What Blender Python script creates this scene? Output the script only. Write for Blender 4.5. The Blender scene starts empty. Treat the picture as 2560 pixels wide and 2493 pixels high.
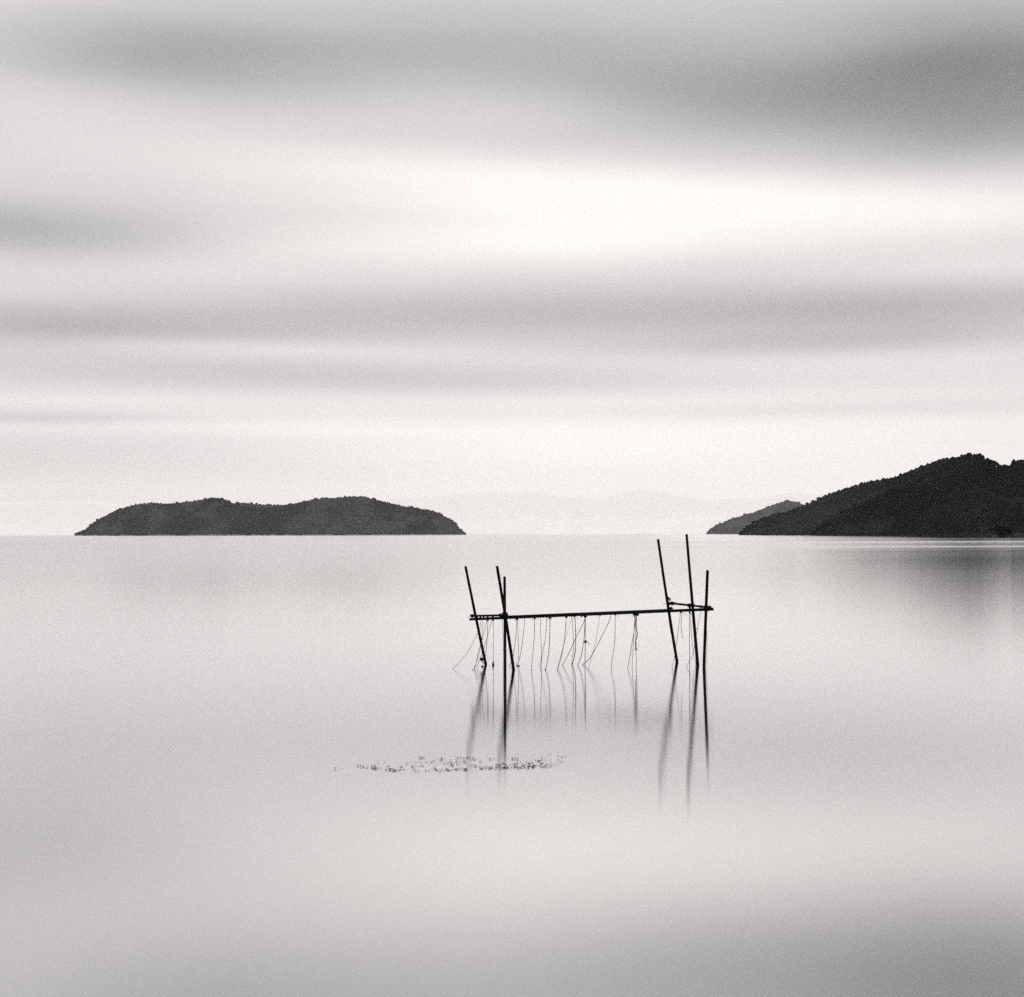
import bpy, bmesh, math, random
import numpy as np
from mathutils import Vector, Matrix

random.seed(7)
RNG = np.random.default_rng(11)
scene = bpy.context.scene
C = scene.collection

# ------------------------------------------------------------------ camera
F = 3717.0            # focal length in photograph pixels (2560 wide)
HZ = 1336.0           # horizon row at the principal point
CAM_H = 2.4           # metres above the water
ROLL = 0.0021
cam_d = bpy.data.cameras.new('camera')
cam = bpy.data.objects.new('camera', cam_d)
C.objects.link(cam)
cam.location = (0, 0, CAM_H)
cam.rotation_euler = (math.pi / 2, ROLL, 0)
cam_d.sensor_width = 36.0
cam_d.lens = 36.0 * F / 2560.0
cam_d.shift_y = (HZ - 2493 / 2) / 2560.0
cam_d.clip_start = 0.2
cam_d.clip_end = 500000.0
scene.camera = cam

RIGHT = Vector((math.cos(ROLL), 0, -math.sin(ROLL)))
UP = Vector((math.sin(ROLL), 0, math.cos(ROLL)))
def ray(x, y):
    return Vector((0, 1, 0)) + RIGHT * ((x - 1280) / F) + UP * ((HZ - y) / F)
def at(x, y, depth):
    return Vector((0, 0, CAM_H)) + ray(x, y) * depth
def on_water(x, y):
    d = ray(x, y)
    return Vector((0, 0, CAM_H)) + d * (CAM_H / -d.z)

# ------------------------------------------------------------------ world
SUN_EL, SUN_AZ = math.radians(36), math.radians(6)     # azimuth from +Y towards +X
world = bpy.data.worlds.new('World')
scene.world = world
world.use_nodes = True
wt = world.node_tree
wt.nodes.clear()
class G:
    """tiny helper that writes math node chains"""
    def __init__(s, tree): s.t = tree
    def n(s, typ, **kw):
        nd = s.t.nodes.new(typ)
        for k, v in kw.items(): setattr(nd, k, v)
        return nd
    def put(s, sock, v):
        if isinstance(v, (int, float)): sock.default_value = v
        elif isinstance(v, (tuple, list)): sock.default_value = v
        else: s.t.links.new(v, sock)
    def m(s, op, a, b=None, c=None, clamp=False):
        nd = s.n('ShaderNodeMath', operation=op, use_clamp=clamp)
        s.put(nd.inputs[0], a)
        if b is not None: s.put(nd.inputs[1], b)
        if c is not None: s.put(nd.inputs[2], c)
        return nd.outputs[0]
    def add(s, a, b): return s.m('ADD', a, b)
    def mul(s, a, b): return s.m('MULTIPLY', a, b)
    def sub(s, a, b): return s.m('SUBTRACT', a, b)
    def xyz(s, x, y, z):
        nd = s.n('ShaderNodeCombineXYZ')
        for i, v in enumerate((x, y, z)): s.put(nd.inputs[i], v)
        return nd.outputs[0]
    def noise(s, vec, scale, detail=3, rough=0.5):
        nd = s.n('ShaderNodeTexNoise')
        s.put(nd.inputs['Vector'], vec)
        nd.inputs['Scale'].default_value = scale
        nd.inputs['Detail'].default_value = detail
        nd.inputs['Roughness'].default_value = rough
        return nd.outputs[0]
    def smooth(s, v, a, b, lo=0.0, hi=1.0):
        nd = s.n('ShaderNodeMapRange', interpolation_type='SMOOTHSTEP')
        s.put(nd.inputs[0], v)
        for i, q in enumerate((a, b, lo, hi)): nd.inputs[i + 1].default_value = q
        return nd.outputs[0]
g = G(wt)
tc = g.n('ShaderNodeTexCoord')
sep = g.n('ShaderNodeSeparateXYZ')
wt.links.new(tc.outputs['Generated'], sep.inputs[0])
dx, dy, dz = sep.outputs
hyp = g.m('MAXIMUM', g.m('SQRT', g.add(g.mul(dx, dx), g.mul(dy, dy))), 0.02)
az = g.m('ARCTAN2', dx, dy)
el = g.m('DIVIDE', dz, hyp)                    # tangent of the elevation
hx, hy = g.m('DIVIDE', dx, hyp), g.m('DIVIDE', dy, hyp)
# the drifting cloud sheet, smeared sideways by the long exposure
band_vec = g.xyz(g.mul(hx, 1.3), g.mul(hy, 1.3), g.mul(el, 9.0))
fine_vec = g.xyz(g.mul(hx, 2.4), g.mul(hy, 2.4), g.mul(el, 42.0))
n_band = g.sub(g.noise(band_vec, 1.0, 2, 0.45), 0.5)
n_fine = g.sub(g.noise(fine_vec, 1.0, 3, 0.5), 0.5)
warp_vec = g.xyz(g.mul(hx, 5.0), g.mul(hy, 5.0), g.mul(el, 6.0))
warp = g.sub(g.noise(warp_vec, 1.0, 2, 0.5), 0.5)
elw = g.add(el, g.mul(warp, g.smooth(el, 0.05, 0.35, 0.004, 0.011)))
azw = g.add(az, g.mul(g.sub(g.noise(band_vec, 2.1, 1, 0.5), 0.5), 0.12))
K = 2560.0 / 1955.0
_sk = {}
def skewed(slope):
    """(azimuth, elevation) with the elevation sheared, so that a streak can rise to the right"""
    if slope not in _sk:
        _sk[slope] = g.xyz(azw, g.sub(elw, g.mul(azw, slope)) if slope else elw, 0.0)
    return _sk[slope]
def streak(acc, xd, yd, hw, hh, amp, slope=0.0):
    """add a cloud streak centred at an azimuth and elevation; slope = rise to the right"""
    a0 = math.atan((xd * K - 1280) / F)
    e0 = (HZ - yd * K) / F * math.cos(a0) - slope * a0
    sa, se = F / (hw * K), F / (hh * K)
    ma = g.n('ShaderNodeVectorMath', operation='MULTIPLY_ADD')
    wt.links.new(skewed(slope), ma.inputs[0])
    ma.inputs[1].default_value = (sa, se, 0)
    ma.inputs[2].default_value = (-a0 * sa, -e0 * se, 0)
    dp = g.n('ShaderNodeVectorMath', operation='DOT_PRODUCT')
    wt.links.new(ma.outputs[0], dp.inputs[0]); wt.links.new(ma.outputs[0], dp.inputs[1])
    return g.m('MULTIPLY_ADD', g.m('POWER', math.exp(-1), dp.outputs['Value']), amp, acc)
STREAKS = [
    # x, y, half width, half height, tone change, slope  (rows of the 1955 px wide view)
    (330, 105, 420, 75, -0.203, 0),
    (1000, 60, 700, 110, -0.089, 0),
    (1900, 190, 560, 110, -0.355, 0),
    (1250, 150, 380, 70, -0.111, -0.1),
    (980, -120, 1600, 90, 0.091, 0),
    (420, 285, 420, 60, 0.032, -0.05),
    (1250, 385, 620, 75, 0.214, 0),
    (1900, 410, 330, 55, 0.089, 0),
    (30, 432, 260, 52, -0.211, 0),
    (520, 500, 700, 50, 0.041, 0),
    (150, 625, 420, 42, -0.231, 0),
    (900, 600, 560, 52, -0.162, 0),
    (1720, 592, 520, 58, -0.224, 0),
    (430, 662, 360, 17, 0.098, 0),
    (620, 720, 760, 30, -0.140, 0),
    (1450, 690, 460, 40, 0.071, 0),
    (120, 763, 330, 18, 0.062, 0),
    (90, 797, 210, 12, -0.147, 0),
    (1600, 785, 420, 16, -0.061, 0),
    (1150, 850, 700, 60, 0.148, 0),
    (40, 950, 520, 100, -0.273, 0),
    (980, 980, 640, 120, 0.005, 0),
    (1150, 240, 330, 45, 0.032, -0.1),
    (700, 320, 500, 50, 0.067, 0),
    (0, 240, 120, 120, 0.009, 0),
    (1850, 105, 260, 50, -0.177, 0),
    (1000, 690, 600, 18, 0.010, 0),
    (250, 816, 500, 12, 0.063, 0),
    (250, 880, 420, 40, -0.058, 0),
    (0, 20, 260, 130, 0.070, 0),
    (1000, 470, 500, 40, 0.103, 0),
    (1900, 520, 400, 35, 0.079, 0),
    (1800, 300, 280, 50, -0.040, 0),
    (1500, 660, 420, 25, -0.144, 0),
    (1100, 765, 700, 18, 0.050, 0),
    (1850, 20, 300, 60, -0.116, 0),
    (1000, 815, 1200, 22, 0.035, 0),
]
tone = 0.750
for st in STREAKS:
    tone = streak(tone, *st)
amp_band = g.smooth(el, 0.30, 0.75, 0.05, 0.25)
tone = g.add(tone, g.mul(n_band, amp_band))
tone = g.add(tone, g.mul(n_fine, 0.055))
tone = g.m('MINIMUM', g.m('MAXIMUM', tone, 0.25), 0.925)
lum = g.m('POWER', tone, 2.25)
sky = g.n('ShaderNodeTexSky', sky_type='NISHITA')
sky.sun_disc = False
sky.sun_elevation = SUN_EL
sky.sun_rotation = SUN_AZ
sky.air_density = 1.0; sky.dust_density = 4.0
bw = g.n('ShaderNodeRGBToBW')
wt.links.new(sky.outputs[0], bw.inputs[0])
clear = g.m('MINIMUM', g.mul(bw.outputs[0], 0.05), 0.9)          # what little clear sky shines through
lum = g.add(g.mul(lum, 0.97), g.mul(clear, 0.03))
ramp = g.n('ShaderNodeMix', data_type='RGBA')
g.put(ramp.inputs[0], g.smooth(tone, 0.6, 0.95))
ramp.inputs[6].default_value = (0.998, 0.968, 0.980, 1)
ramp.inputs[7].default_value = (1.0, 0.970, 0.945, 1)
vm = g.n('ShaderNodeVectorMath', operation='SCALE')
wt.links.new(ramp.outputs[2], vm.inputs[0])
g.put(vm.inputs['Scale'], lum)
bg = g.n('ShaderNodeBackground')
wt.links.new(vm.outputs[0], bg.inputs[0])
bg.inputs[1].default_value = 1.0
wo = g.n('ShaderNodeOutputWorld')
wt.links.new(bg.outputs[0], wo.inputs[0])

# ------------------------------------------------------------------ sun (veiled by cloud)
sd = bpy.data.lights.new('sun', 'SUN')
sd.energy = 1.5
sd.angle = math.radians(12)
sd.color = (1.0, 0.97, 0.95)
so = bpy.data.objects.new('sun', sd)
C.objects.link(so)
sdir = Vector((math.sin(SUN_AZ) * math.cos(SUN_EL), math.cos(SUN_AZ) * math.cos(SUN_EL), math.sin(SUN_EL)))
so.rotation_euler = sdir.to_track_quat('Z', 'Y').to_euler()
so.location = (0, 0, 60)

scene.view_settings.view_transform = 'Standard'
scene.view_settings.look = 'None'
scene.view_settings.exposure = 0.25
scene.view_settings.gamma = 1.0
scene.view_settings.use_curve_mapping = False
scene.cycles.volume_bounces = 4
scene.cycles.use_denoising = False      # the fine sampling noise of the hazy air stays, like film grain

# ------------------------------------------------------------------ helpers
def mat(name):
    m = bpy.data.materials.new(name)
    m.use_nodes = True
    m.node_tree.nodes.clear()
    gg = G(m.node_tree)
    out = gg.n('ShaderNodeOutputMaterial')
    return m, gg, out
def simple(name, lo, hi, scale, rough=0.8, detail=4, stretch=(1, 1, 1), bump=0.0, spec=0.3):
    m, gg, out = mat(name)
    t = gg.n('ShaderNodeTexCoord')
    mp = gg.n('ShaderNodeMapping')
    mp.inputs['Scale'].default_value = stretch
    m.node_tree.links.new(t.outputs['Object'], mp.inputs[0])
    nz = gg.noise(mp.outputs[0], scale, detail, 0.6)
    v = gg.smooth(nz, 0.3, 0.7, lo, hi)
    b = gg.n('ShaderNodeBsdfPrincipled')
    gg.put(b.inputs['Base Color'], gg.xyz(v, gg.mul(v, 0.99), gg.mul(v, 0.985)))
    b.inputs['Roughness'].default_value = rough
    b.inputs['Specular IOR Level'].default_value = spec
    if bump:
        bp = gg.n('ShaderNodeBump')
        bp.inputs['Strength'].default_value = bump
        bp.inputs['Distance'].default_value = 0.005
        gg.put(bp.inputs['Height'], nz)
        m.node_tree.links.new(bp.outputs[0], b.inputs['Normal'])
    m.node_tree.links.new(b.outputs[0], out.inputs[0])
    return m
def tag(o, label=None, cat=None, group=None, kind=None):
    if label: o['label'] = label
    if cat: o['category'] = cat
    if group: o['group'] = group
    if kind: o['kind'] = kind
    return o
def mesh_obj(name, verts, faces, material, parent=None, smooth=True):
    me = bpy.data.meshes.new(name)
    if isinstance(verts, np.ndarray):
        nv, nf = len(verts), len(faces)
        k = faces.shape[1]
        me.vertices.add(nv)
        me.vertices.foreach_set('co', verts.astype(np.float32).ravel())
        me.loops.add(nf * k)
        me.loops.foreach_set('vertex_index', faces.astype(np.int32).ravel())
        me.polygons.add(nf)
        me.polygons.foreach_set('loop_start', np.arange(0, nf * k, k, dtype=np.int32))
        me.update(calc_edges=True)
        me.validate()
    else:
        me.from_pydata([tuple(v) for v in verts], [], faces)
    if smooth:
        me.polygons.foreach_set('use_smooth', np.ones(len(me.polygons), dtype=bool))
    me.materials.append(material)
    o = bpy.data.objects.new(name, me)
    C.objects.link(o)
    if parent is not None: o.parent = parent
    return o
def empty(name, loc):
    o = bpy.data.objects.new(name, None)
    o.location = loc
    o.empty_display_size = 0.2
    C.objects.link(o)
    return o
def vnoise(x, y, seed=0):
    """smooth value noise for numpy arrays"""
    def h(ix, iy):
        n = (ix * 374761393 + iy * 668265263 + seed * 974634777) & 0x7fffffff
        n = ((n ^ (n >> 13)) * 1274126177) & 0x7fffffff
        return ((n ^ (n >> 16)) & 0xffff) / 65535.0
    ix, iy = np.floor(x).astype(np.int64), np.floor(y).astype(np.int64)
    fx, fy = x - ix, y - iy
    fx, fy = fx * fx * (3 - 2 * fx), fy * fy * (3 - 2 * fy)
    a = h(ix, iy) * (1 - fx) + h(ix + 1, iy) * fx
    b = h(ix, iy + 1) * (1 - fx) + h(ix + 1, iy + 1) * fx
    return a * (1 - fy) + b * fy
def fbm(x, y, seed=0, octaves=4):
    s, a, t = 0.0, 1.0, 0.0
    for i in range(octaves):
        s = s + a * vnoise(x * 2 ** i, y * 2 ** i, seed + i); t += a; a *= 0.5
    return s / t

# ------------------------------------------------------------------ water
WX0, WX1, WY0, WY1 = -90000, 90000, -15000, 172000
m, gg, out = mat('lake_water')
t = gg.n('ShaderNodeTexCoord')
geo = gg.n('ShaderNodeNewGeometry')
sp = gg.n('ShaderNodeSeparateXYZ')
m.node_tree.links.new(geo.outputs['Position'], sp.inputs[0])
px_, py_, _ = sp.outputs
# breeze lanes: long strips of ruffled water between calmer ones
lane = gg.noise(gg.xyz(gg.mul(px_, 0.0016), gg.mul(py_, 0.011), 0.0), 1.0, 3, 0.55)
near = gg.noise(gg.xyz(gg.mul(px_, 0.05), gg.mul(py_, 0.22), 3.0), 1.0, 2, 0.5)
wav = gg.noise(gg.xyz(gg.mul(px_, 0.012), gg.mul(py_, 0.02), 7.0), 1.0, 2, 0.5)
def strip(y0, w_, x0=0.0, xw=1e6):
    q = gg.mul(gg.sub(gg.add(py_, gg.mul(gg.sub(wav, 0.5), w_ * 0.9)), y0), 1.0 / w_)
    p = gg.mul(gg.sub(px_, x0), 1.0 / xw)
    return gg.m('POWER', math.exp(-1), gg.add(gg.mul(q, q), gg.mul(p, p)))
q_ = gg.mul(gg.sub(py_, 125.0), 1 / 55.0)
p_ = gg.mul(gg.sub(gg.m('MULTIPLY_ADD', py_, -0.315, px_), 0.0), 1 / 11.0)
pool = gg.m('POWER', math.exp(-1), gg.add(gg.mul(q_, q_), gg.mul(p_, p_)))
far_lane = gg.smooth(py_, 110, 320)
alpha = gg.add(0.0185, gg.mul(gg.smooth(lane, 0.36, 0.68, 0.003, 0.015), far_lane))
alpha = gg.add(alpha, gg.mul(gg.sub(near, 0.5), 0.005))
lee = gg.smooth(gg.m('MULTIPLY_ADD', py_, -0.10, px_), -25, 25, 0.026, 0.0)       # the open side is more ruffled
alpha = gg.m('MULTIPLY_ADD', lee, gg.smooth(py_, 45, 160), alpha)
alpha = gg.m('MULTIPLY_ADD', strip(430, 45), 0.034, alpha)
alpha = gg.m('MULTIPLY_ADD', strip(272, 15), 0.030, alpha)
alpha = gg.m('MULTIPLY_ADD', pool, -0.0015, alpha)      # calm pool under the lee of the hill
alpha = gg.m('MAXIMUM', alpha, 0.0085)
ANISO = 0.62       # wavelets run with their crests across the view, so slopes lie mostly along it
gl = gg.n('ShaderNodeBsdfAnisotropic', distribution='BECKMANN')
gl.inputs['Color'].default_value = (0.96, 0.96, 0.96, 1)
gg.put(gl.inputs['Roughness'], gg.m('SQRT', gg.mul(alpha, 1 - ANISO)))
gl.inputs['Anisotropy'].default_value = ANISO
tg = gg.n('ShaderNodeCombineXYZ')
tg.inputs[0].default_value = 1.0
m.node_tree.links.new(tg.outputs[0], gl.inputs['Tangent'])
df = gg.n('ShaderNodeBsdfDiffuse')
df.inputs['Color'].default_value = (0.10, 0.10, 0.102, 1)
fr = gg.n('ShaderNodeFresnel')
fr.inputs['IOR'].default_value = 1.333
fac = gg.smooth(fr.outputs[0], 0.0, 0.55, 0.70, 0.97)
mx = gg.n('ShaderNodeMixShader')
gg.put(mx.inputs[0], fac)
m.node_tree.links.new(df.outputs[0], mx.inputs[1])
m.node_tree.links.new(gl.outputs[0], mx.inputs[2])
m.node_tree.links.new(mx.outputs[0], out.inputs[0])
M_WATER = m
xs = [WX0, -8000, -600, -60, 60, 600, 8000, WX1]
ys = [WY0, -500, 0, 60, 400, 3000, 20000, WY1]
vs = [(x, y, 0.0) for y in ys for x in xs]
fs = [(j * 8 + i, j * 8 + i + 1, (j + 1) * 8 + i + 1, (j + 1) * 8 + i) for j in range(7) for i in range(7)]
tag(mesh_obj('water', vs, fs, M_WATER, smooth=False), 'pale still lake water smoothed by a long exposure', 'water', kind='structure')

# ------------------------------------------------------------------ hills and islands
def crown_mat(name, lo, hi):
    m, gg, out = mat(name)
    a = gg.n('ShaderNodeAttribute')
    a.attribute_name = 'tint'
    t = gg.n('ShaderNodeTexCoord')
    nz = gg.noise(t.outputs['Object'], 0.35, 3, 0.6)
    v = gg.mul(gg.smooth(a.outputs['Fac'], 0, 1, lo, hi), gg.smooth(nz, 0.3, 0.7, 0.7, 1.25))
    b = gg.n('ShaderNodeBsdfDiffuse')
    gg.put(b.inputs[0], gg.xyz(v, v, v))
    m.node_tree.links.new(b.outputs[0], out.inputs[0])
    return m
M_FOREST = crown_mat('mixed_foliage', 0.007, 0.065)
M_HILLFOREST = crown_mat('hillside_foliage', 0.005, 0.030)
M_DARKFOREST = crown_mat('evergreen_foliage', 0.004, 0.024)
M_SOIL = simple('dark_forest_soil', 0.010, 0.024, 0.02, 0.95)
M_BARK = simple('dark_bark', 0.003, 0.009, 3.0, 0.95, spec=0.05)
M_SHORE = simple('weathered_shore_rock', 0.16, 0.42, 0.15, 0.9)
M_FAR = simple('haze_paled_mountain_slope', 0.60, 0.74, 0.0004, 0.95)  # haze painted in: slopes made pale so the ranges fade into the sky

def ico(sub):
    b = bmesh.new()
    bmesh.ops.create_icosphere(b, subdivisions=sub, radius=1.0)
    v = np.array([q.co[:] for q in b.verts]); f = np.array([[q.index for q in p.verts] for p in b.faces])
    b.free()
    return v, f
ICO1, ICO2 = ico(1), ico(2)
def blobs(name, centres, radii, material, shape=ICO2, squash=(1, 1, 1), jag=0.22, tint=None):
    """many ragged clumps in one mesh"""
    v0, f0 = shape
    n, k = len(centres), len(v0)
    rad = 1.0 + RNG.uniform(-jag, jag, (n, k, 1))
    sq = np.array(squash)[None, None, :] * RNG.uniform(0.82, 1.2, (n, 1, 3))
    v = v0[None] * rad * sq * radii[:, None, None] + centres[:, None, :]
    f = f0[None] + (np.arange(n) * k)[:, None, None]
    o = mesh_obj(name, v.reshape(-1, 3), f.reshape(-1, 3), material, smooth=False)
    at_ = o.data.attributes.new('tint', 'FLOAT', 'POINT')
    tv = RNG.uniform(0, 1, n) if tint is None else tint
    at_.data.foreach_set('value', np.repeat(tv, k).astype(np.float32))
    return o
class Hill:
    def __init__(s, prof, depth, tree_h, front, back, seed, gully=0.35, tip=0.5):
        s.px = np.array([p[0] for p in prof], float); py = np.array([p[1] for p in prof], float)
        s.depth, s.front, s.back, s.seed, s.gully, s.tip = depth, front, back, seed, gully, tip
        hor = HZ - (s.px - 1280) * ROLL
        s.h = np.maximum((hor - py) / F * depth + CAM_H - tree_h, 0.0)
        s.X = (s.px - 1280) / F * depth
        s.hmax = s.h.max()
    def ridge(s, X): return np.interp(X, s.X, s.h, left=0.0, right=0.0)
    def reach(s, X):
        q = np.clip(s.ridge(X) / s.hmax, 0, 1) ** s.tip
        return 0.10 + 0.90 * q
    def point(s, X, t):
        """t: -1 near shore, 0 ridge, 1 far shore"""
        r = s.reach(X)
        wob = (fbm(X / s.front * 2.6, t * 0 + 5.0, s.seed + 9, 3) - 0.5) * 0.30
        Y = s.depth + np.where(t < 0, t * s.front * r * (1 + wob), t * s.back * r)
        u = np.abs(t)
        c = 1 - u ** 1.35
        gl = fbm(X / s.front * 3.2 + t * 1.1, Y / s.front * 2.0, s.seed, 4)
        carve = 1 - s.gully * np.clip(gl - 0.32, 0, 1) * 2.2 * np.sin(np.pi * np.clip(u, 0, 1)) ** 0.8
        Z = s.ridge(X) * c * carve - 1.5 * (u > 0.995)
        return X * (Y / s.depth), Y, Z
    def terrain(s, name, nx=260, nt=60, material=None):
        X = np.linspace(s.X[0], s.X[-1], nx); T = np.linspace(-1, 1, nt)
        XX, TT = np.meshgrid(X, T)
        x, y, z = s.point(XX, TT)
        v = np.stack([x, y, z], -1).reshape(-1, 3)
        i, j = np.meshgrid(np.arange(nx - 1), np.arange(nt - 1))
        a = (j * nx + i).ravel()
        f = np.stack([a, a + 1, a + nx + 1, a + nx], -1)
        return mesh_obj(name, v, f, material or M_SOIL)
    def trees(s, name, n, r0, r1, tmin=-0.985, tmax=0.22, shape=ICO1, material=None, clump=0.0):
        X = RNG.uniform(s.X[0] + r1, s.X[-1] - r1, n * 2); T = RNG.uniform(tmin, tmax, n * 2)
        keep = RNG.uniform(0, 1, n * 2) < s.reach(X) * 1.05
        X, T = X[keep][:n], T[keep][:n]
        x, y, z = s.point(X, T)
        r = RNG.uniform(r0, r1, len(x)) * np.where(RNG.uniform(0, 1, len(x)) < 0.06, 1.35, 1.0)
        emergent = RNG.uniform(0, 1, len(x)) < 0.08
        z = z + clump * (fbm(x / (r1 * 5), y / (r1 * 5), s.seed + 60, 2) - 0.5) + np.where(emergent, r * 0.45, 0.0)
        edge = np.clip(s.ridge(X) / (0.25 * s.hmax), 0.55, 1.0)
        r = r * edge
        tint = np.clip(fbm(x / s.front * 4, y / s.front * 3, s.seed + 3, 3) * 2.6 - 0.95 + RNG.uniform(-0.3, 0.3, len(x)), 0, 1)
        return blobs(name, np.stack([x, y, z + r * 0.75], -1), r, material or M_FOREST, shape, (1, 1, 1.1), 0.30, tint)
    def rocks(s, name, n, r0, r1, material=None):
        X = RNG.uniform(s.X[0] + r1 * 2, s.X[-1] - r1 * 2, n)
        clump = fbm(X / s.front * 6, X * 0, s.seed + 40, 3)
        X = X[clump > 0.40]
        T = np.full(len(X), -0.992) + RNG.uniform(-0.004, 0.02, len(X))
        x, y, z = s.point(X, T)
        r = RNG.uniform(r0, r1, len(x))
        return blobs(name, np.stack([x, y, np.abs(z) * 0 + r * 0.28], -1), r, material or M_SHORE, ICO1, (1.7, 1.0, 0.62), 0.3)

ISLAND = [(184, 1336), (188, 1332), (212, 1322), (237, 1305.5), (268, 1288.6), (296, 1275), (324, 1267.5), (347, 1262), (381, 1257),
          (426, 1259), (459, 1257.7), (493, 1252), (524, 1246.4), (552, 1246.4), (580, 1256), (628, 1258.5), (656, 1262.5), (700, 1263.5),
          (736, 1260.5), (764, 1254), (792, 1246.4), (815, 1243.6), (838, 1245.6), (863, 1242.8), (882, 1241.6), (911, 1243), (947, 1251),
          (975, 1258.5), (1023, 1267), (1068, 1274.6), (1102, 1286), (1130, 1301), (1155, 1324), (1166, 1333), (1168, 1336)]
HILL = [(1843, 1336), (1849, 1331), (1869, 1311), (1895, 1297), (1933, 1287), (1976, 1276.7), (2008, 1265), (2026, 1257.3), (2075, 1233.7), (2100, 1224.7),
        (2131, 1217), (2166, 1205.4), (2201, 1198.8), (2236, 1195.3), (2274, 1180), (2321, 1159.3), (2359, 1146), (2385, 1146), (2413, 1144), (2430, 1148),
        (2460, 1160), (2488, 1172), (2509, 1180), (2526, 1180), (2542, 1176), (2575, 1172), (2640, 1168), (2720, 1190), (2810, 1225), (2900, 1272), (2960, 1312), (2985, 1334)]
SPUR = [(2022, 1336), (2030, 1328), (2045, 1314), (2062, 1301), (2105, 1279), (2160, 1258), (2206, 1234), (2241, 1219), (2288, 1199), (2330, 1172), (2365, 1150), (2396, 1142), (2414, 1131), (2430, 1131.5),
        (2460, 1143), (2488, 1155), (2509, 1163), (2526, 1162), (2542, 1152), (2580, 1148), (2640, 1162), (2720, 1192), (2810, 1232), (2900, 1280), (2950, 1316), (2970, 1334)]
HEAD = [(1763, 1335.5), (1767, 1331), (1779, 1319.6), (1804, 1309), (1830, 1299), (1858, 1291.7), (1890, 1281), (1920, 1269), (1946, 1259.5), (1968, 1254), (1987, 1255),
        (2008, 1262.7), (2040, 1270), (2100, 1285), (2160, 1310), (2200, 1334)]
isl = Hill(ISLAND, 6600, 9.0, 380, 340, 3)
tag(isl.terrain('island'), 'low wooded island with two humps on the left', 'island', kind='structure')
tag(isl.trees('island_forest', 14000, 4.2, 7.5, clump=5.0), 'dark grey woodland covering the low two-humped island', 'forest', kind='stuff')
tag(isl.rocks('island_shore_rocks', 900, 2.5, 5.5), 'paler rocks strung along the waterline of the left island', 'rocks', kind='stuff')
hil = Hill(HILL, 2700, 4.2, 400, 380, 21, 0.45)
tag(hil.terrain('hill'), 'tall dark wooded hill rising towards the right edge', 'hill', kind='structure')
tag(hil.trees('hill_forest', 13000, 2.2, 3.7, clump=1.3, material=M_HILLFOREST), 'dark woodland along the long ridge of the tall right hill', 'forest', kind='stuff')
spu = Hill(SPUR, 1800, 3.0, 260, 260, 27, 0.5)
tag(spu.terrain('hill_spur'), 'near-black wooded spur in front of the tall right hill', 'hill', kind='structure')
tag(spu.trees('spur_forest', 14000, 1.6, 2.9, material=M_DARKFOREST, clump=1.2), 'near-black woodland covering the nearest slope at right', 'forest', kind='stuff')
tag(spu.rocks('spur_shore_rocks', 420, 0.5, 1.2, M_SOIL), 'dark rocks along the foot of the nearest right slope', 'rocks', kind='stuff')
hea = Hill(HEAD, 11000, 12.0, 500, 500, 33)
tag(hea.terrain('headland'), 'grey wooded headland showing behind the dark hill', 'headland', kind='structure')
tag(hea.trees('headland_forest', 6500, 7, 12), 'mid grey woodland on the headland behind the dark hill', 'forest', kind='stuff')

# far mountains, nearly lost in the air
def far_range(name, knots, depth, seed, jag, label):
    px = np.linspace(-900, 3460, 420)
    py = np.interp(px, [k[0] for k in knots], [k[1] for k in knots])
    py = py - (fbm(px / 60.0, px * 0, seed, 4) - 0.5) * jag
    hor = HZ - (px - 1280) * ROLL
    h = np.maximum((hor - py) / F * depth, 0) + 5
    X = (px - 1280) / F * depth
    rows = []
    for tt in np.linspace(-1, 1, 25):
        n_ = fbm(X / 5000.0 + 7 * tt, X * 0 + tt * 3, seed + 5, 4)
        z = h * (1 - abs(tt) ** 1.2) * (1 - 0.35 * n_ * math.sin(math.pi * min(1, abs(tt)))) - 3 * (abs(tt) > 0.99)
        rows.append(np.stack([X, np.full_like(X, depth + tt * 6000) , z], -1))
    v = np.concatenate(rows)
    i, j = np.meshgrid(np.arange(419), np.arange(24))
    a = (j * 420 + i).ravel()
    f = np.stack([a, a + 1, a + 421, a + 420], -1)
    tag(mesh_obj(name, v, f, M_FAR), label, 'mountains', kind='structure')
far_range('mountain_range', [(-900, 1270), (-300, 1262), (0, 1258), (120, 1250), (260, 1256), (420, 1272), (700, 1262), (1000, 1244), (1150, 1232), (1250, 1226),
          (1340, 1228), (1420, 1237), (1500, 1240), (1560, 1228), (1610, 1221), (1660, 1226), (1720, 1243), (1760, 1250), (1850, 1244), (2000, 1232), (2300, 1240), (3460, 1260)],
          156000, 51, 7, 'barely visible high mountains melting into the sky')
far_range('foothills', [(-900, 1322), (0, 1312), (200, 1318), (600, 1312), (1000, 1306), (1200, 1302), (1330, 1298), (1450, 1301), (1600, 1303), (1700, 1296), (1800, 1292), (2200, 1298), (3460, 1316)],
          132000, 77, 6, 'pale low foothills just above the far waterline')

# a low sandbar far out on the lake
v, f = [], []
c = at(1602, 1332.2, 30000)
n = 24
for i in range(n):
    s_ = i / (n - 1)
    w_ = math.sin(math.pi * s_)
    x = c.x + (s_ - 0.5) * 170
    for (yy, zz) in ((-20, -0.5), (0, 8 * w_ ** 0.5 * (0.7 + 0.5 * random.random()) + 0.2), (20, -0.5)):
        v.append((x, 30000 + yy * w_, zz))
for i in range(n - 1):
    for k in range(2):
        a = i * 3 + k
        f.append((a, a + 3, a + 4, a + 1))
tag(mesh_obj('sandbar', v, f, M_SOIL), 'tiny faint low bar on the far waterline', 'sandbar', kind='structure')

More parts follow.
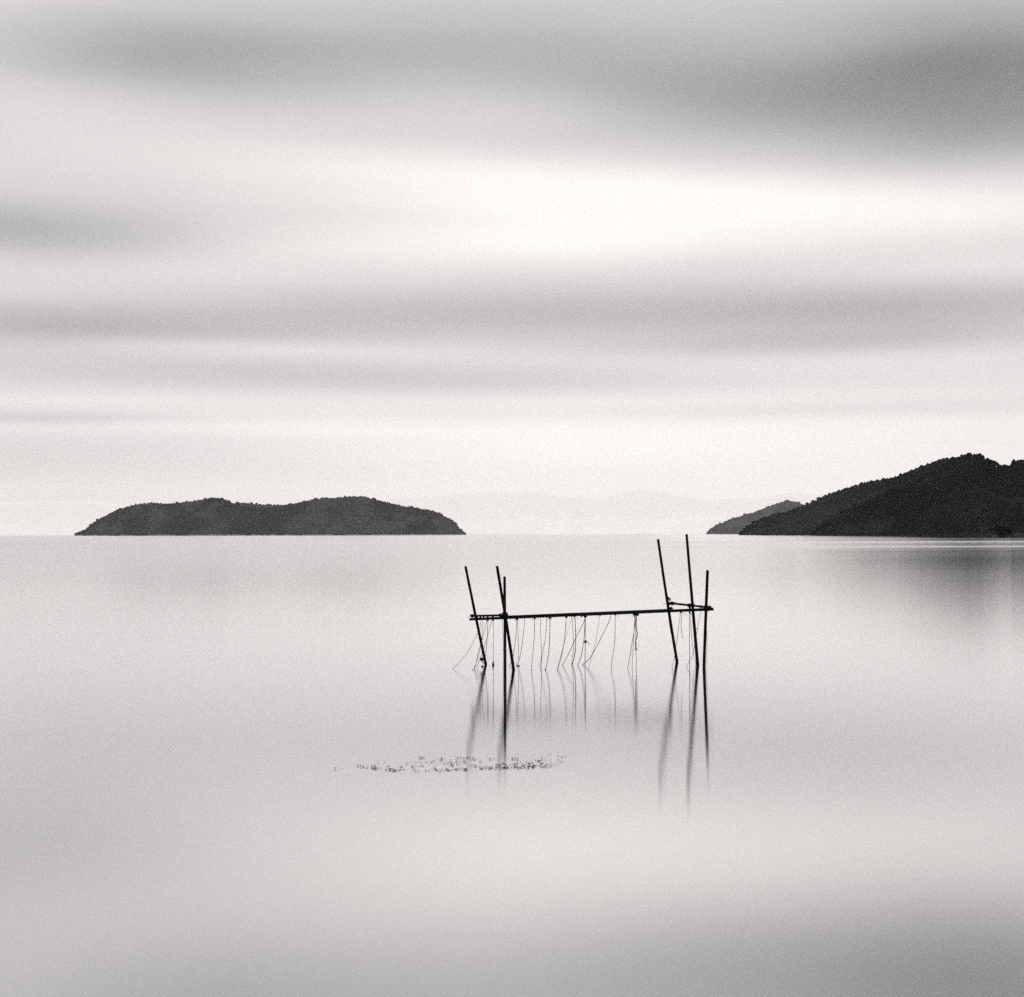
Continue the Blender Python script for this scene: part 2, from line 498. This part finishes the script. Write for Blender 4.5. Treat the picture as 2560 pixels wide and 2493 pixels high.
# the spit with its rounded trees at the right edge
SPD = 850.0
v, f = [], []
pts = np.linspace(2486, 2640, 40)
for i, x in enumerate(pts):
    X = (x - 1280) / F * SPD
    w_ = min(1, (x - 2485) / 14.0)
    hh = (1.6 + 1.5 * vnoise(np.array([x / 9.0]), np.array([0.0]), 3)[0]) * w_
    for (yy, zz) in ((-16, -0.4), (-9, hh * 0.8), (0, hh), (10, hh * 0.7), (18, -0.4)):
        v.append((X, SPD + yy * (0.35 + 0.65 * w_), zz))
for i in range(len(pts) - 1):
    for k in range(4):
        a = i * 5 + k
        f.append((a, a + 5, a + 6, a + 1))
tag(mesh_obj('spit', v, f, M_BARK), 'low dark spit reaching in from the right edge', 'spit', kind='structure')

M_NEARLEAF = crown_mat('spit_tree_foliage', 0.002, 0.006)
def leafy_tree(name, X, Y, z0, half_w, half_d, height, label, count=900, seed=1, leaf=0.55, material=None):
    r = random.Random(seed)
    root = empty(name, (X, Y, z0))
    vv, ff = [], []
    def limb(p, q, ra, rb, k=7):
        d = (q - p).normalized(); s1 = d.orthogonal().normalized(); s2 = d.cross(s1); o = len(vv)
        for (c_, rr) in ((p, ra), (q, rb)):
            for a in range(k):
                an = 2 * math.pi * a / k
                vv.append(c_ + (s1 * math.cos(an) + s2 * math.sin(an)) * rr)
        for a in range(k): ff.append((o + a, o + (a + 1) % k, o + k + (a + 1) % k, o + k + a))
    top = Vector((0.3, 0, height * 0.62))
    limb(Vector((0, 0, -0.5)), Vector((0.1, 0, height * 0.3)), height * 0.035, height * 0.026)
    limb(Vector((0.1, 0, height * 0.3)), top, height * 0.026, height * 0.012)
    for i in range(9):
        a = i * 2.4
        s_ = Vector((0.1, 0, height * (0.18 + 0.04 * i)))
        limb(s_, s_ + Vector((math.cos(a) * half_w * 0.7, math.sin(a) * half_d * 0.7, height * 0.22)), height * 0.014, height * 0.005, 5)
    mesh_obj('trunk', vv, ff, M_BARK, root)
    cen, rad = [], []
    lobes = [(r.uniform(-0.62, 0.62), r.uniform(-0.6, 0.6), r.uniform(0.30, 0.72), r.uniform(0.28, 0.45)) for _ in range(9)] + [(0, 0, 0.55, 0.5)]
    while len(cen) < count:
        lx, ly, lz, lr = r.choice(lobes)
        d = Vector((r.gauss(0, 1), r.gauss(0, 1), r.gauss(0, 1))).normalized() * lr * (0.55 + 0.5 * r.random())
        p = Vector((lx * half_w + d.x * half_w, ly * half_d + d.y * half_d, (lz + d.z * 0.62) * height))
        if p.z < height * 0.06 or p.z > height: continue
        cen.append(p[:]); rad.append(leaf * r.uniform(0.6, 1.3))
    o = blobs('crown', np.array(cen), np.array(rad), material or M_NEARLEAF, ICO1, (1, 1, 0.8), 0.35)
    o.parent = root
    tag(root, label, 'tree')
    return root
ppm = F / SPD
leafy_tree('spit_tree', (2507 - 1280) / ppm, SPD, 1.0, 21 / ppm, 7, 26 / ppm, 'rounded black tree at the tip of the right spit', 1300, 4)
leafy_tree('spit_tree', (2533 - 1280) / ppm, SPD + 3, 1.0, 9 / ppm, 4, 10 / ppm, 'low black bush beside the rounded tree on the spit', 420, 9, 0.4)
leafy_tree('spit_tree', (2562 - 1280) / ppm, SPD - 2, 1.0, 8 / ppm, 4, 13 / ppm, 'black bush cut off by the right picture edge on the spit', 420, 12, 0.4)
# trees standing on the shore left of the spit
fd = spu.depth - 246
for (x, hw, hp, lab, sd_) in ((2442, 16, 22, 'dark broad tree on the hill shore, left of a smaller shore tree', 21), (2468, 10, 15, 'small dark tree on the hill shore, nearest the spit', 22)):
    q = F / fd
    leafy_tree('shore_tree', (x - 1280) / q, fd, 2.0, hw / q, 6, hp / q, lab, 700, sd_, 0.75)
# a single dark conifer on the island's right shoulder
xx = (1022 - 1280) / F * 6580
_, yy, zz = isl.point(np.array([xx]), np.array([-0.03]))
root = empty('lone_conifer', (xx, yy[0], zz[0]))
vv, ff = [], []
for k in range(8):
    zc, rr = 4.0 + k * 2.4, 4.2 * (1 - k / 8.6)
    o = len(vv)
    for a in range(11):
        q = rr * random.uniform(0.75, 1.2)
        vv.append((math.cos(a * 0.571) * q, math.sin(a * 0.571) * q, zc + random.uniform(-0.5, 0.3)))
    vv.append((0, 0, zc + 4.2))
    for a in range(11): ff.append((o + a, o + (a + 1) % 11, o + 11))
mesh_obj('crown', vv, ff, M_NEARLEAF, root, smooth=False)
vv = [(math.cos(a) * r_, math.sin(a) * r_, z_) for z_, r_ in ((-1, 0.5), (20, 0.12)) for a in (0, 1.05, 2.1, 3.14, 4.19, 5.24)]
mesh_obj('trunk', vv, [(a, (a + 1) % 6, 6 + (a + 1) % 6, 6 + a) for a in range(6)], M_BARK, root)
tag(root, "single black conifer on the island's right shoulder", 'tree')

# ------------------------------------------------------------------ the fishing frame
M_POLE = simple('wet_bamboo', 0.004, 0.010, 9.0, 0.7, 4, (1, 1, 0.25), 0.3, 0.05)
M_CORD = simple('tarred_cord', 0.005, 0.014, 60.0, 0.9, spec=0.05)
M_LINE = simple('old_fishing_line', 0.010, 0.025, 30.0, 0.9, spec=0.1)
M_FLOAT = simple('black_float', 0.004, 0.010, 14.0, 0.7, spec=0.1)
frame = empty('fishing_frame', on_water(1470, 1668))
tag(frame, 'black bamboo pole frame with hanging lines standing in the shallow water', 'fishing frame')
F0 = frame.location.copy()

def tube(pts, radii, k=8, cap=True):
    """tapered tube through points; returns verts, faces in frame space"""
    vv, ff = [], []
    n = len(pts)
    s1 = None
    for i in range(n):
        d = (pts[min(n - 1, i + 1)] - pts[max(0, i - 1)]).normalized()
        if s1 is None: s1 = d.orthogonal().normalized()
        s1 = (s1 - d * s1.dot(d)).normalized(); s2 = d.cross(s1)
        for a in range(k):
            an = 2 * math.pi * a / k
            vv.append(pts[i] + (s1 * math.cos(an) + s2 * math.sin(an)) * radii[i] - F0)
    for i in range(n - 1):
        for a in range(k): ff.append((i * k + a, i * k + (a + 1) % k, (i + 1) * k + (a + 1) % k, (i + 1) * k + a))
    if cap:
        ff.append(tuple(reversed(range(k)))); ff.append(tuple(range((n - 1) * k, n * k)))
    return vv, ff
def pole(name, p, q, ra, rb, seed, bend=0.006, k=14, label=None, node=0.27):
    """a bamboo culm with swollen nodes, from p (butt) to q (tip)"""
    r = random.Random(seed)
    L = (q - p).length; d = (q - p) / L
    s1 = d.orthogonal().normalized(); s2 = d.cross(s1)
    b1, b2 = r.uniform(-bend, bend) * L, r.uniform(-bend, bend) * L
    st = [0.0]; z = r.uniform(0.06, node)
    while z < L - 0.02:
        st += [z - 0.012, z - 0.003, z, z + 0.004, z + 0.016]; z += node * r.uniform(0.8, 1.2)
    st = sorted(s for s in st if 0 <= s < L) + [L]
    pts, rad = [], []
    nodes = {}
    for i, s in enumerate(st):
        u = s / L
        w_ = math.sin(math.pi * u)
        pts.append(p + d * s + s1 * b1 * w_ + s2 * b2 * w_)
        rad.append(ra + (rb - ra) * u)
    j = 1
    while j + 4 < len(st):
        rad[j + 1] *= 1.09; rad[j + 2] *= 0.95; rad[j + 3] *= 1.10
        j += 5
    vv, ff = tube(pts, rad, k)
    o = mesh_obj(name, vv, ff[:-2], M_POLE, frame)
    # cut hollow tip and closed butt, kept flat
    n0 = len(vv)
    o.data.clear_geometry()
    rim = vv[-k:]
    ctr = sum(rim, Vector()) / k
    inner = [ctr + (v_ - ctr) * 0.72 for v_ in rim]
    deep = [v_ - d * 0.05 for v_ in inner]
    allv = vv + inner + deep
    f2 = ff[:-2] + [tuple(reversed(range(k)))]
    for a in range(k):
        b_ = (a + 1) % k
        f2.append((n0 - k + a, n0 - k + b_, n0 + b_, n0 + a))
        f2.append((n0 + a, n0 + b_, n0 + k + b_, n0 + k + a))
    f2.append(tuple(n0 + k + a for a in range(k)))
    o.data.from_pydata([tuple(v_) for v_ in allv], [], f2)
    for pl in o.data.polygons: pl.use_smooth = len(pl.vertices) == 4
    if label: o['label'] = label
    return o
PPM = F / 26.9
def depth_at_water(x, y): return on_water(x, y).y
POLES = [  # top x, y, base x, y, depth change from water to rail, radius base, top, label
    (1163.7, 1416.2, 1215.5, 1661.0, -0.25, 0.0225, 0.0185, 1545),
    (1261.4, 1441.8, 1262.3, 1677.0, 0.16, 0.0215, 0.0190, 1545),
    (1242.5, 1415.6, 1282.6, 1675.0, 0.20, 0.0225, 0.0205, 1545),
    (1645.1, 1348.5, 1694.2, 1655.0, -0.22, 0.0235, 0.0185, 1530),
    (1716.4, 1335.6, 1744.6, 1663.0, -0.04, 0.0255, 0.0185, 1514),
    (1768.9, 1425.7, 1760.3, 1668.0, 0.07, 0.0220, 0.0215, 1522),
]
LINES3D = []
for i, (xt, yt, xb, yb, dd, ra, rb, yr) in enumerate(POLES):
    b = on_water(xb, yb)
    tdep = b.y + dd * (yb - yt) / (yb - yr)
    tp = at(xt, yt, tdep)
    LINES3D.append((b, tp))
    d = (tp - b).normalized()
    pole('pole', b - d * 0.9, tp, ra * 1.24, rb * 1.24, 40 + i, 0.005)
def on_pole(i, y):
    b, tp = LINES3D[i]
    lo, hi = 0.0, 1.0
    for _ in range(40):
        mid = (lo + hi) / 2
        p = b.lerp(tp, mid)
        yy = HZ - UP.dot(p - Vector((0, 0, CAM_H))) / p.y * F
        if yy > y: lo = mid
        else: hi = mid
    return b.lerp(tp, lo)
d1 = on_pole(0, 1545).y - 0.045
d2 = on_pole(1, 1543).y
d3 = on_pole(2, 1543).y
d4 = on_pole(3, 1528).y
d5 = on_pole(4, 1514).y
d6 = on_pole(5, 1521).y
R1a, R1b = at(1173.5, 1548.6, d1), at(1784.0, 1523.0, d6 - 0.045)
R2a, R2b = at(1253.0, 1543.6, d3 + 0.05), at(1676.0, 1526.3, d4 - 0.05)
S1a, S1b = at(1178.5, 1540.0, d1 + 0.005), at(1268.0, 1538.2, d2 - 0.05)
S2a, S2b = at(1677.0, 1508.3, d4 + 0.03), at(1777.0, 1519.5, d6 + 0.05)
pole('long_rail', R1a, R1b, 0.0240, 0.0270, 60, 0.0008)
pole('long_rail', R2a, R2b, 0.0275, 0.0315, 61, 0.0008)
pole('short_rail', S1a, S1b, 0.0190, 0.0180, 62, 0.002)
pole('short_rail', S2a, S2b, 0.0200, 0.0190, 63, 0.002)

def lashing(c, a1, a2, r, turns=5, cord=0.0055, seed=0, ends=2, length=0.05, squash=1.0, parent=None):
    """cord wound round a crossing: coils about both axes plus loose ends, one mesh"""
    rr = random.Random(seed)
    vv, ff = [], []
    def addt(pts, rad, k=5):
        o = len(vv)
        v_, f_ = tube(pts, rad, k)
        vv.extend(v_); ff.extend(tuple(i + o for i in q) for q in f_)
    for ax in (a1, a2):
        ax = ax.normalized(); s1 = ax.orthogonal().normalized(); s2 = ax.cross(s1)
        n = turns * 12
        pts = []
        for i in range(n + 1):
            an = 2 * math.pi * i / 12
            q = r * rr.uniform(0.96, 1.10)
            pts.append(c + ax * ((i / n - 0.5) * length + rr.uniform(-0.002, 0.002)) + (s1 * math.cos(an) + s2 * math.sin(an) * squash) * q)
        addt(pts, [cord] * len(pts))
    for e in range(ends):
        an = rr.uniform(0, 6.28)
        p = c + Vector((math.cos(an), 0.3 * math.sin(an), 0.4 * rr.uniform(-1, 1))) * r
        pts = [p]
        dr = Vector((math.cos(an) * rr.uniform(0.5, 1.2), rr.uniform(-0.4, 0.4), rr.uniform(-0.1, 0.9)))
        for i in range(6):
            pts.append(pts[-1] + dr * 0.011)
            dr = dr + Vector((rr.uniform(-0.35, 0.35), rr.uniform(-0.2, 0.2), -0.33))
        addt(pts, [cord * 0.62] * len(pts), 4)
    return mesh_obj('lashing', vv, ff, M_CORD, parent or frame)
AX = (R1b - R1a).normalized()
def pdir(i): return LINES3D[i][1] - LINES3D[i][0]
seed = 100
def on_line(a, b, x):
    """point on segment a-b that the camera sees at column x"""
    lo, hi = -0.1, 1.1
    for _ in range(40):
        mid = (lo + hi) / 2
        p = a.lerp(b, mid)
        xx = 1280 + RIGHT.dot(p - Vector((0, 0, CAM_H))) / p.y * F
        if xx < x: lo = mid
        else: hi = mid
    return a.lerp(b, lo)
# the big bundle where two poles cross the rails
c0 = (on_pole(1, 1541) + on_pole(2, 1541)) / 2
lashing(c0, pdir(1), AX, 0.047, 7, 0.007, 1, 4, 0.10)
lashing(c0 + Vector((0, 0, 0.035)), pdir(2), AX, 0.039, 5, 0.006, 2, 3, 0.07)
lashing(on_pole(0, 1546), pdir(0), AX, 0.032, 3, 0.004, 3, 1, 0.03)
lashing(on_line(S1a, S1b, 1180.5), AX, Vector((0, 0.3, 1)), 0.025, 4, 0.006, 4, 4, 0.045)
for i, x in enumerate((1201, 1209, 1219.5, 1232.5)):
    p = (on_line(S1a, S1b, x) + on_line(R1a, R1b, x)) / 2
    lashing(p, AX, AX, 0.040, 3, 0.0045, 10 + i, 1, 0.022)
lashing(on_line(S1a, S1b, 1251), AX, Vector((0, 0.3, 1)), 0.026, 3, 0.005, 19, 2, 0.03)
lashing(on_pole(3, 1496), pdir(3), AX, 0.028, 3, 0.0055, 20, 3, 0.045)
lashing(on_pole(3, 1500) + Vector((0.035, -0.02, 0.01)), pdir(3), pdir(3), 0.014, 3, 0.006, 29, 0, 0.05)
lashing(on_pole(3, 1509), pdir(3), AX, 0.030, 4, 0.005, 21, 2, 0.05)
lashing(on_line(S2a, S2b, 1680.5), AX, Vector((0.2, 0.3, 1)), 0.029, 4, 0.006, 22, 3, 0.055)
lashing(on_pole(3, 1523) + Vector((0.03, -0.03, 0.01)), Vector((0, 1, 0.2)), AX, 0.025, 3, 0.006, 23, 2, 0.04)
lashing(on_pole(3, 1528), pdir(3), AX, 0.036, 4, 0.005, 24, 1, 0.04)
lashing(on_line(S2a, S2b, 1723), AX, Vector((0, 0.2, 1)), 0.026, 5, 0.006, 25, 2, 0.06)
lashing(on_line(S2a, S2b, 1724.5) - Vector((0, 0, 0.055)), Vector((0, 0.1, 1)), Vector((0, 0.1, 1)), 0.014, 4, 0.007, 26, 1, 0.05)
lashing(on_pole(4, 1514), pdir(4), AX, 0.034, 4, 0.005, 27, 0, 0.05)
lashing(on_line(S2a, S2b, 1752), AX, Vector((0, 0.2, 1)), 0.023, 3, 0.005, 28, 1, 0.03)
lashing(on_pole(5, 1520), pdir(5), AX, 0.041, 5, 0.006, 30, 2, 0.07)
lashing(on_pole(5, 1526), pdir(5), AX, 0.034, 4, 0.006, 31, 1, 0.03)
lashing(on_line(S2a, S2b, 1773.5), AX, Vector((0, 0.2, 1)), 0.030, 4, 0.006, 32, 4, 0.045)

# hanging lines: polylines in the vertical plane below the rail they are tied to
def spline(pts, sub=6):
    out_ = []
    for i in range(len(pts) - 1):
        p0, p1, p2, p3 = pts[max(0, i - 1)], pts[i], pts[i + 1], pts[min(len(pts) - 1, i + 2)]
        for k in range(sub):
            u = k / sub
            out_.append(0.5 * ((2 * p1) + (p2 - p0) * u + (2 * p0 - 5 * p1 + 4 * p2 - p3) * u * u + (3 * p1 - p0 - 3 * p2 + p3) * u ** 3))
    out_.append(pts[-1])
    return out_
W = 1.0
HANG = [  # rail (1 or 2), thickness, reaches the water, points
    (1, 0.7, True, [(1202.5, 1549), (1200, 1571), (1194, 1583.5), (1169, 1631), (1149, 1655), (1132, 1672.7)]),
    (1, 0.7, True, [(1206, 1549), (1205.6, 1590), (1197, 1637), (1185.7, 1669)]),
    (1, 0.9, True, [(1218, 1549), (1206.7, 1594.5), (1198, 1622), (1187, 1669), (1180.4, 1675)]),
    (1, 0.9, True, [(1220, 1549), (1218, 1593), (1215.6, 1622), (1213, 1645), (1206, 1667)]),
    (1, 0.8, True, [(1231, 1549), (1219, 1591), (1210, 1620), (1202.5, 1640.7), (1192, 1669)]),
    (1, 0.8, True, [(1233, 1549), (1233.4, 1590), (1233, 1664)]),
    (1, 0.6, True, [(1254.5, 1548), (1257.6, 1590), (1258, 1640), (1258, 1678)]),
    (1, 1.0, True, [(1291.7, 1547), (1289.6, 1590), (1282, 1644), (1277, 1657.5), (1273, 1664)]),
    (1, 0.8, True, [(1294.4, 1547), (1295, 1585), (1296.7, 1650), (1294.5, 1666)]),
    (1, 0.9, True, [(1312, 1546), (1308.5, 1585), (1302, 1632), (1297, 1652), (1290.7, 1663)]),
    (1, 1.0, True, [(1336.4, 1545), (1336.4, 1573), (1334, 1615), (1328, 1675)]),
    (1, 0.8, True, [(1352, 1544), (1351, 1573), (1354, 1636), (1349, 1663.5)]),
    (1, 0.8, True, [(1367, 1543), (1363.7, 1594), (1355, 1640), (1353, 1672)]),
    (1, 1.2, True, [(1375, 1543), (1374.7, 1573), (1372, 1628), (1367, 1661.4), (1363, 1675)]),
    (1, 1.1, True, [(1416, 1541), (1413, 1581.6), (1408, 1619), (1401.6, 1649), (1393, 1675)]),
    (1, 0.6, True, [(1429, 1541), (1427, 1552), (1412, 1602.6), (1395, 1666)]),
    (1, 0.8, True, [(1430, 1541), (1433, 1594), (1433, 1628), (1429, 1662)]),
    (1, 1.4, True, [(1437, 1540), (1439.4, 1598), (1437, 1636), (1431, 1660)]),
    (1, 1.1, True, [(1463, 1541), (1460, 1554), (1438.4, 1598), (1420, 1638), (1406, 1663.5)]),
    (1, 1.1, True, [(1463, 1541), (1460.5, 1590.5), (1453, 1640), (1444, 1662)]),
    (1, 1.1, True, [(1463.5, 1541), (1463, 1600), (1462.5, 1672)]),
    (2, 0.6, True, [(1500, 1539), (1491, 1594), (1479, 1644), (1470, 1674)]),
    (2, 1.1, True, [(1527, 1537), (1524, 1550), (1508.4, 1583), (1482.6, 1633), (1470, 1651), (1456, 1662)]),
    (2, 1.0, True, [(1538, 1536), (1537, 1600), (1530.5, 1649.4), (1528.6, 1675)]),
    (2, 1.0, True, [(1585, 1534), (1586.6, 1564.7), (1580, 1609), (1574.7, 1642), (1569, 1671.5)]),
    (2, 0.8, True, [(1587.6, 1534), (1584, 1598), (1580, 1671)]),
    (2, 1.7, False, [(1592, 1534), (1590.3, 1563), (1593, 1588.6), (1588.5, 1605), (1590.3, 1620), (1593, 1626.4)]),
    (2, 0.9, True, [(1589, 1534), (1588.5, 1609), (1591, 1646), (1590, 1675)]),
    (2, 0.8, True, [(1669, 1530), (1676, 1576), (1684, 1615), (1689, 1654)]),
    (1, 0.8, True, [(1701.7, 1528), (1694.4, 1583), (1687, 1638), (1680, 1666), (1682, 1674)]),
    (1, 0.9, False, [(1702.5, 1528), (1704, 1540), (1702.7, 1568.4), (1707, 1598)]),
    (1, 0.9, True, [(1723, 1527), (1724, 1609), (1724, 1673)]),
    (1, 0.8, True, [(1725, 1527), (1729.4, 1594), (1735, 1640), (1740, 1661)]),
    (1, 0.7, True, [(1752.4, 1525), (1742, 1583), (1731, 1638), (1720, 1660), (1717.4, 1668)]),
    (1, 0.7, True, [(1762, 1526), (1767, 1580), (1767.5, 1620), (1765, 1671)]),
]
LINE_OBJS = []
for i, (rail, w_, wet, pts) in enumerate(HANG):
    top = on_line(R1a, R1b, pts[0][0]) if rail == 1 else on_line(R2a, R2b, pts[0][0])
    dt = top.y
    p3 = []
    y0, y1 = pts[0][1], pts[-1][1]
    if wet:
        end = on_water(*pts[-1])
        for (x, y) in pts:
            u = (y - y0) / (y1 - y0)
            p3.append(at(x, y, dt + (end.y - dt) * u * u))
        p3[-1] = end - Vector((0, 0, 0.03))
        p3.insert(-1, end)
    else:
        p3 = [at(x, y, dt) for (x, y) in pts]
    p3[0] = top - Vector((0, 0.0, 0.0))
    sp_ = spline(p3)
    rr = random.Random(300 + i)
    rad = [0.0049 * w_ * rr.uniform(0.85, 1.2) for _ in sp_]
    vv, ff = tube(sp_, rad, 5)
    LINE_OBJS.append(mesh_obj('hanging_line', vv, ff, M_LINE if w_ < 1.3 else M_CORD, frame))
# knots below the rail where lines are tied
def knot(p, r, seed, tails, parent):
    o = lashing(p, Vector((0, 0, 1)), Vector((0.4, 1, 0.2)), r, 3, r * 0.45, seed, tails, r * 1.6, parent=parent)
    o.name = 'knot'
    return o
for i, (li, x, dy, r, tl) in enumerate(((2, 1219.5, 0.03, 0.013, 1), (5, 1232.5, 0.028, 0.013, 1), (7, 1293, 0.028, 0.016, 2), (10, 1336.4, 0.028, 0.013, 3), (13, 1375, 0.03, 0.015, 4),
                                         (14, 1416, 0.028, 0.015, 3), (17, 1435, 0.026, 0.010, 1), (20, 1463.3, 0.030, 0.020, 2), (21, 1500, 0.034, 0.011, 2), (23, 1538, 0.036, 0.012, 1),
                                         (24, 1586, 0.040, 0.020, 2), (26, 1593, 0.048, 0.020, 3), (29, 1702, 0.034, 0.012, 1), (31, 1724, 0.045, 0.012, 1))):
    a, b = (R1a, R1b) if HANG[li][0] == 1 else (R2a, R2b)
    knot(on_line(a, b, x) - Vector((0, 0.01, dy)), r, 400 + i, tl, LINE_OBJS[li])
# a ring knot half way down one line, frayed thick rope end
p = at(1463.8, 1604.5, on_line(R1a, R1b, 1463).y)
knot(p, 0.017, 451, 1, LINE_OBJS[20])
for k, (x, y) in enumerate(((1588.6, 1606), (1589.2, 1613), (1590.5, 1620), (1592, 1625))):
    knot(at(x, y, on_line(R2a, R2b, 1590).y), 0.008, 460 + k, 1, LINE_OBJS[26])
# floats
def lathe(name, base, prof, k, material, parent, axis=Vector((0, 0, 1))):
    s1 = axis.orthogonal().normalized(); s2 = axis.cross(s1)
    vv, ff = [], []
    for (z_, r_) in prof:
        for a in range(k):
            an = 2 * math.pi * a / k
            vv.append(base + axis * z_ + (s1 * math.cos(an) + s2 * math.sin(an)) * r_ - F0)
    for i in range(len(prof) - 1):
        for a in range(k): ff.append((i * k + a, i * k + (a + 1) % k, (i + 1) * k + (a + 1) % k, (i + 1) * k + a))
    ff.append(tuple(reversed(range(k)))); ff.append(tuple(range((len(prof) - 1) * k, len(prof) * k)))
    return mesh_obj(name, vv, ff, material, parent)
b = on_water(1233, 1663)
lathe('float', b, [(-0.09, 0.003), (-0.05, 0.012), (-0.01, 0.0205), (0.012, 0.0215), (0.025, 0.018), (0.05, 0.011), (0.075, 0.006), (0.095, 0.003)], 14, M_FLOAT, LINE_OBJS[5])
def lump(name, c, r, seed, parent, squash=(1, 1, 1)):
    v0, f0 = ICO2
    rr = np.random.default_rng(seed)
    v_ = v0 * (1 + rr.uniform(-0.2, 0.2, (len(v0), 1))) * np.array(squash) * r + np.array(c - F0)
    return mesh_obj(name, v_, f0, M_FLOAT, parent)
dl = on_water(1206, 1667).y
lump('float', at(1204.6, 1648.6, dl), 0.031, 1, LINE_OBJS[3], (1, 1, 1.15))
lump('float', at(1206.5, 1655.5, dl), 0.012, 2, LINE_OBJS[3])
lump('float', on_water(1205.6, 1667) + Vector((0, 0, 0.006)), 0.017, 3, LINE_OBJS[4], (1.3, 1, 0.8))
lump('float', on_water(1295.5, 1665) + Vector((0, 0, 0.006)), 0.017, 4, LINE_OBJS[8], (1.9, 1, 0.6))
lump('float', on_water(1363, 1675) + Vector((0, 0, 0.005)), 0.013, 5, LINE_OBJS[13])
# a splinter on the fifth pole
p = on_pole(4, 1571)
vv, ff = tube([p, p + Vector((0.045, -0.01, -0.006)), p + Vector((0.072, -0.01, -0.024))], [0.006, 0.0045, 0.002], 5)
mesh_obj('twig', vv, ff, M_POLE, frame)

# ------------------------------------------------------------------ floating weed
M_WEED = simple('dead_leaf', 0.004, 0.018, 40.0, 0.9, spec=0.1)
r = random.Random(78)
vv, ff = [], []
def bit(c, L, w_, hgt, ang):
    """a curled floating leaf: a bent strip of six quads with its rim out of the water"""
    o = len(vv)
    ca, sa = math.cos(ang), math.sin(ang)
    for i in range(5):
        u = i / 4 - 0.5
        ww = w_ * (1 - (2 * u) ** 2 * 0.8)
        lift = hgt * (0.35 + 2.6 * u * u * r.uniform(0.6, 1.2))
        for (s_, e_) in ((-1, 0.6), (0, 0.0), (1, 0.6)):
            lx, ly = u * L, s_ * ww
            vv.append((c.x + lx * ca - ly * sa, c.y + lx * sa + ly * ca, max(0.001, lift + e_ * hgt * r.uniform(0.2, 1.0))))
    for i in range(4):
        for k in range(2):
            a = o + i * 3 + k
            ff.append((a, a + 3, a + 4, a + 1))
def ylim(x):
    top = np.interp(x, [830, 930, 985, 1050, 1110, 1270, 1340, 1385, 1412], [1919, 1908, 1899, 1892, 1890, 1892, 1886, 1888, 1890])
    bot = np.interp(x, [830, 930, 985, 1050, 1110, 1270, 1340, 1385, 1412], [1922, 1923, 1928, 1929, 1928, 1921, 1919, 1918, 1893])
    return top, bot
clumps = []
for i in range(185):
    x = r.choice((r.uniform(985, 1285), r.uniform(985, 1385), r.uniform(1285, 1378), r.uniform(935, 1378), r.uniform(1000, 1300)))
    if r.random() < 0.07: x = r.uniform(900, 985)
    if r.random() < 0.02: x = r.uniform(838, 900)
    if r.random() < 0.015: x = r.uniform(1378, 1405)
    a, b_ = ylim(x)
    clumps.append((x, r.uniform(a, b_) if r.random() < 0.72 else b_ - r.uniform(0, 3), r.randint(1, 7)))
for (x, y, n) in clumps:
    for k in range(n):
        xx, yy = x + r.gauss(0, 5), y + r.gauss(0, 1.6)
        big = r.random()
        L = r.uniform(0.005, 0.014) if big < 0.86 else r.uniform(0.014, 0.028)
        bit(on_water(xx, yy), L, L * r.uniform(0.25, 0.5), r.uniform(0.003, 0.008) * (1.0 if big < 0.8 else 1.8), r.uniform(-0.7, 0.7) + (math.pi / 2 if r.random() < 0.15 else 0))
tag(mesh_obj('floating_leaves', vv, ff, M_WEED), 'scattered patch of dark leaf scraps floating in front of the frame', 'floating leaves', kind='stuff')

# ------------------------------------------------------------------ haze
m, gg, out = mat('lake_air')
pv = gg.n('ShaderNodeVolumePrincipled')
pv.inputs['Color'].default_value = (0.996, 0.988, 0.982, 1)
pv.inputs['Density'].default_value = 1.0e-5
pv.inputs['Anisotropy'].default_value = 0.3
m.node_tree.links.new(pv.outputs[0], out.inputs['Volume'])
x0, x1, y0, y1, z0, z1 = WX0 * 1.6, WX1 * 1.6, WY0 - 1000, WY1 + 2000, -6.0, 5600.0
vv = [(x, y, z) for z in (z0, z1) for y in (y0, y1) for x in (x0, x1)]
ff = [(0, 2, 3, 1), (4, 5, 7, 6), (0, 1, 5, 4), (2, 6, 7, 3), (0, 4, 6, 2), (1, 3, 7, 5)]
tag(mesh_obj('haze', vv, ff, m, smooth=False), 'thin pale air that fades the far mountains', 'haze', kind='stuff')
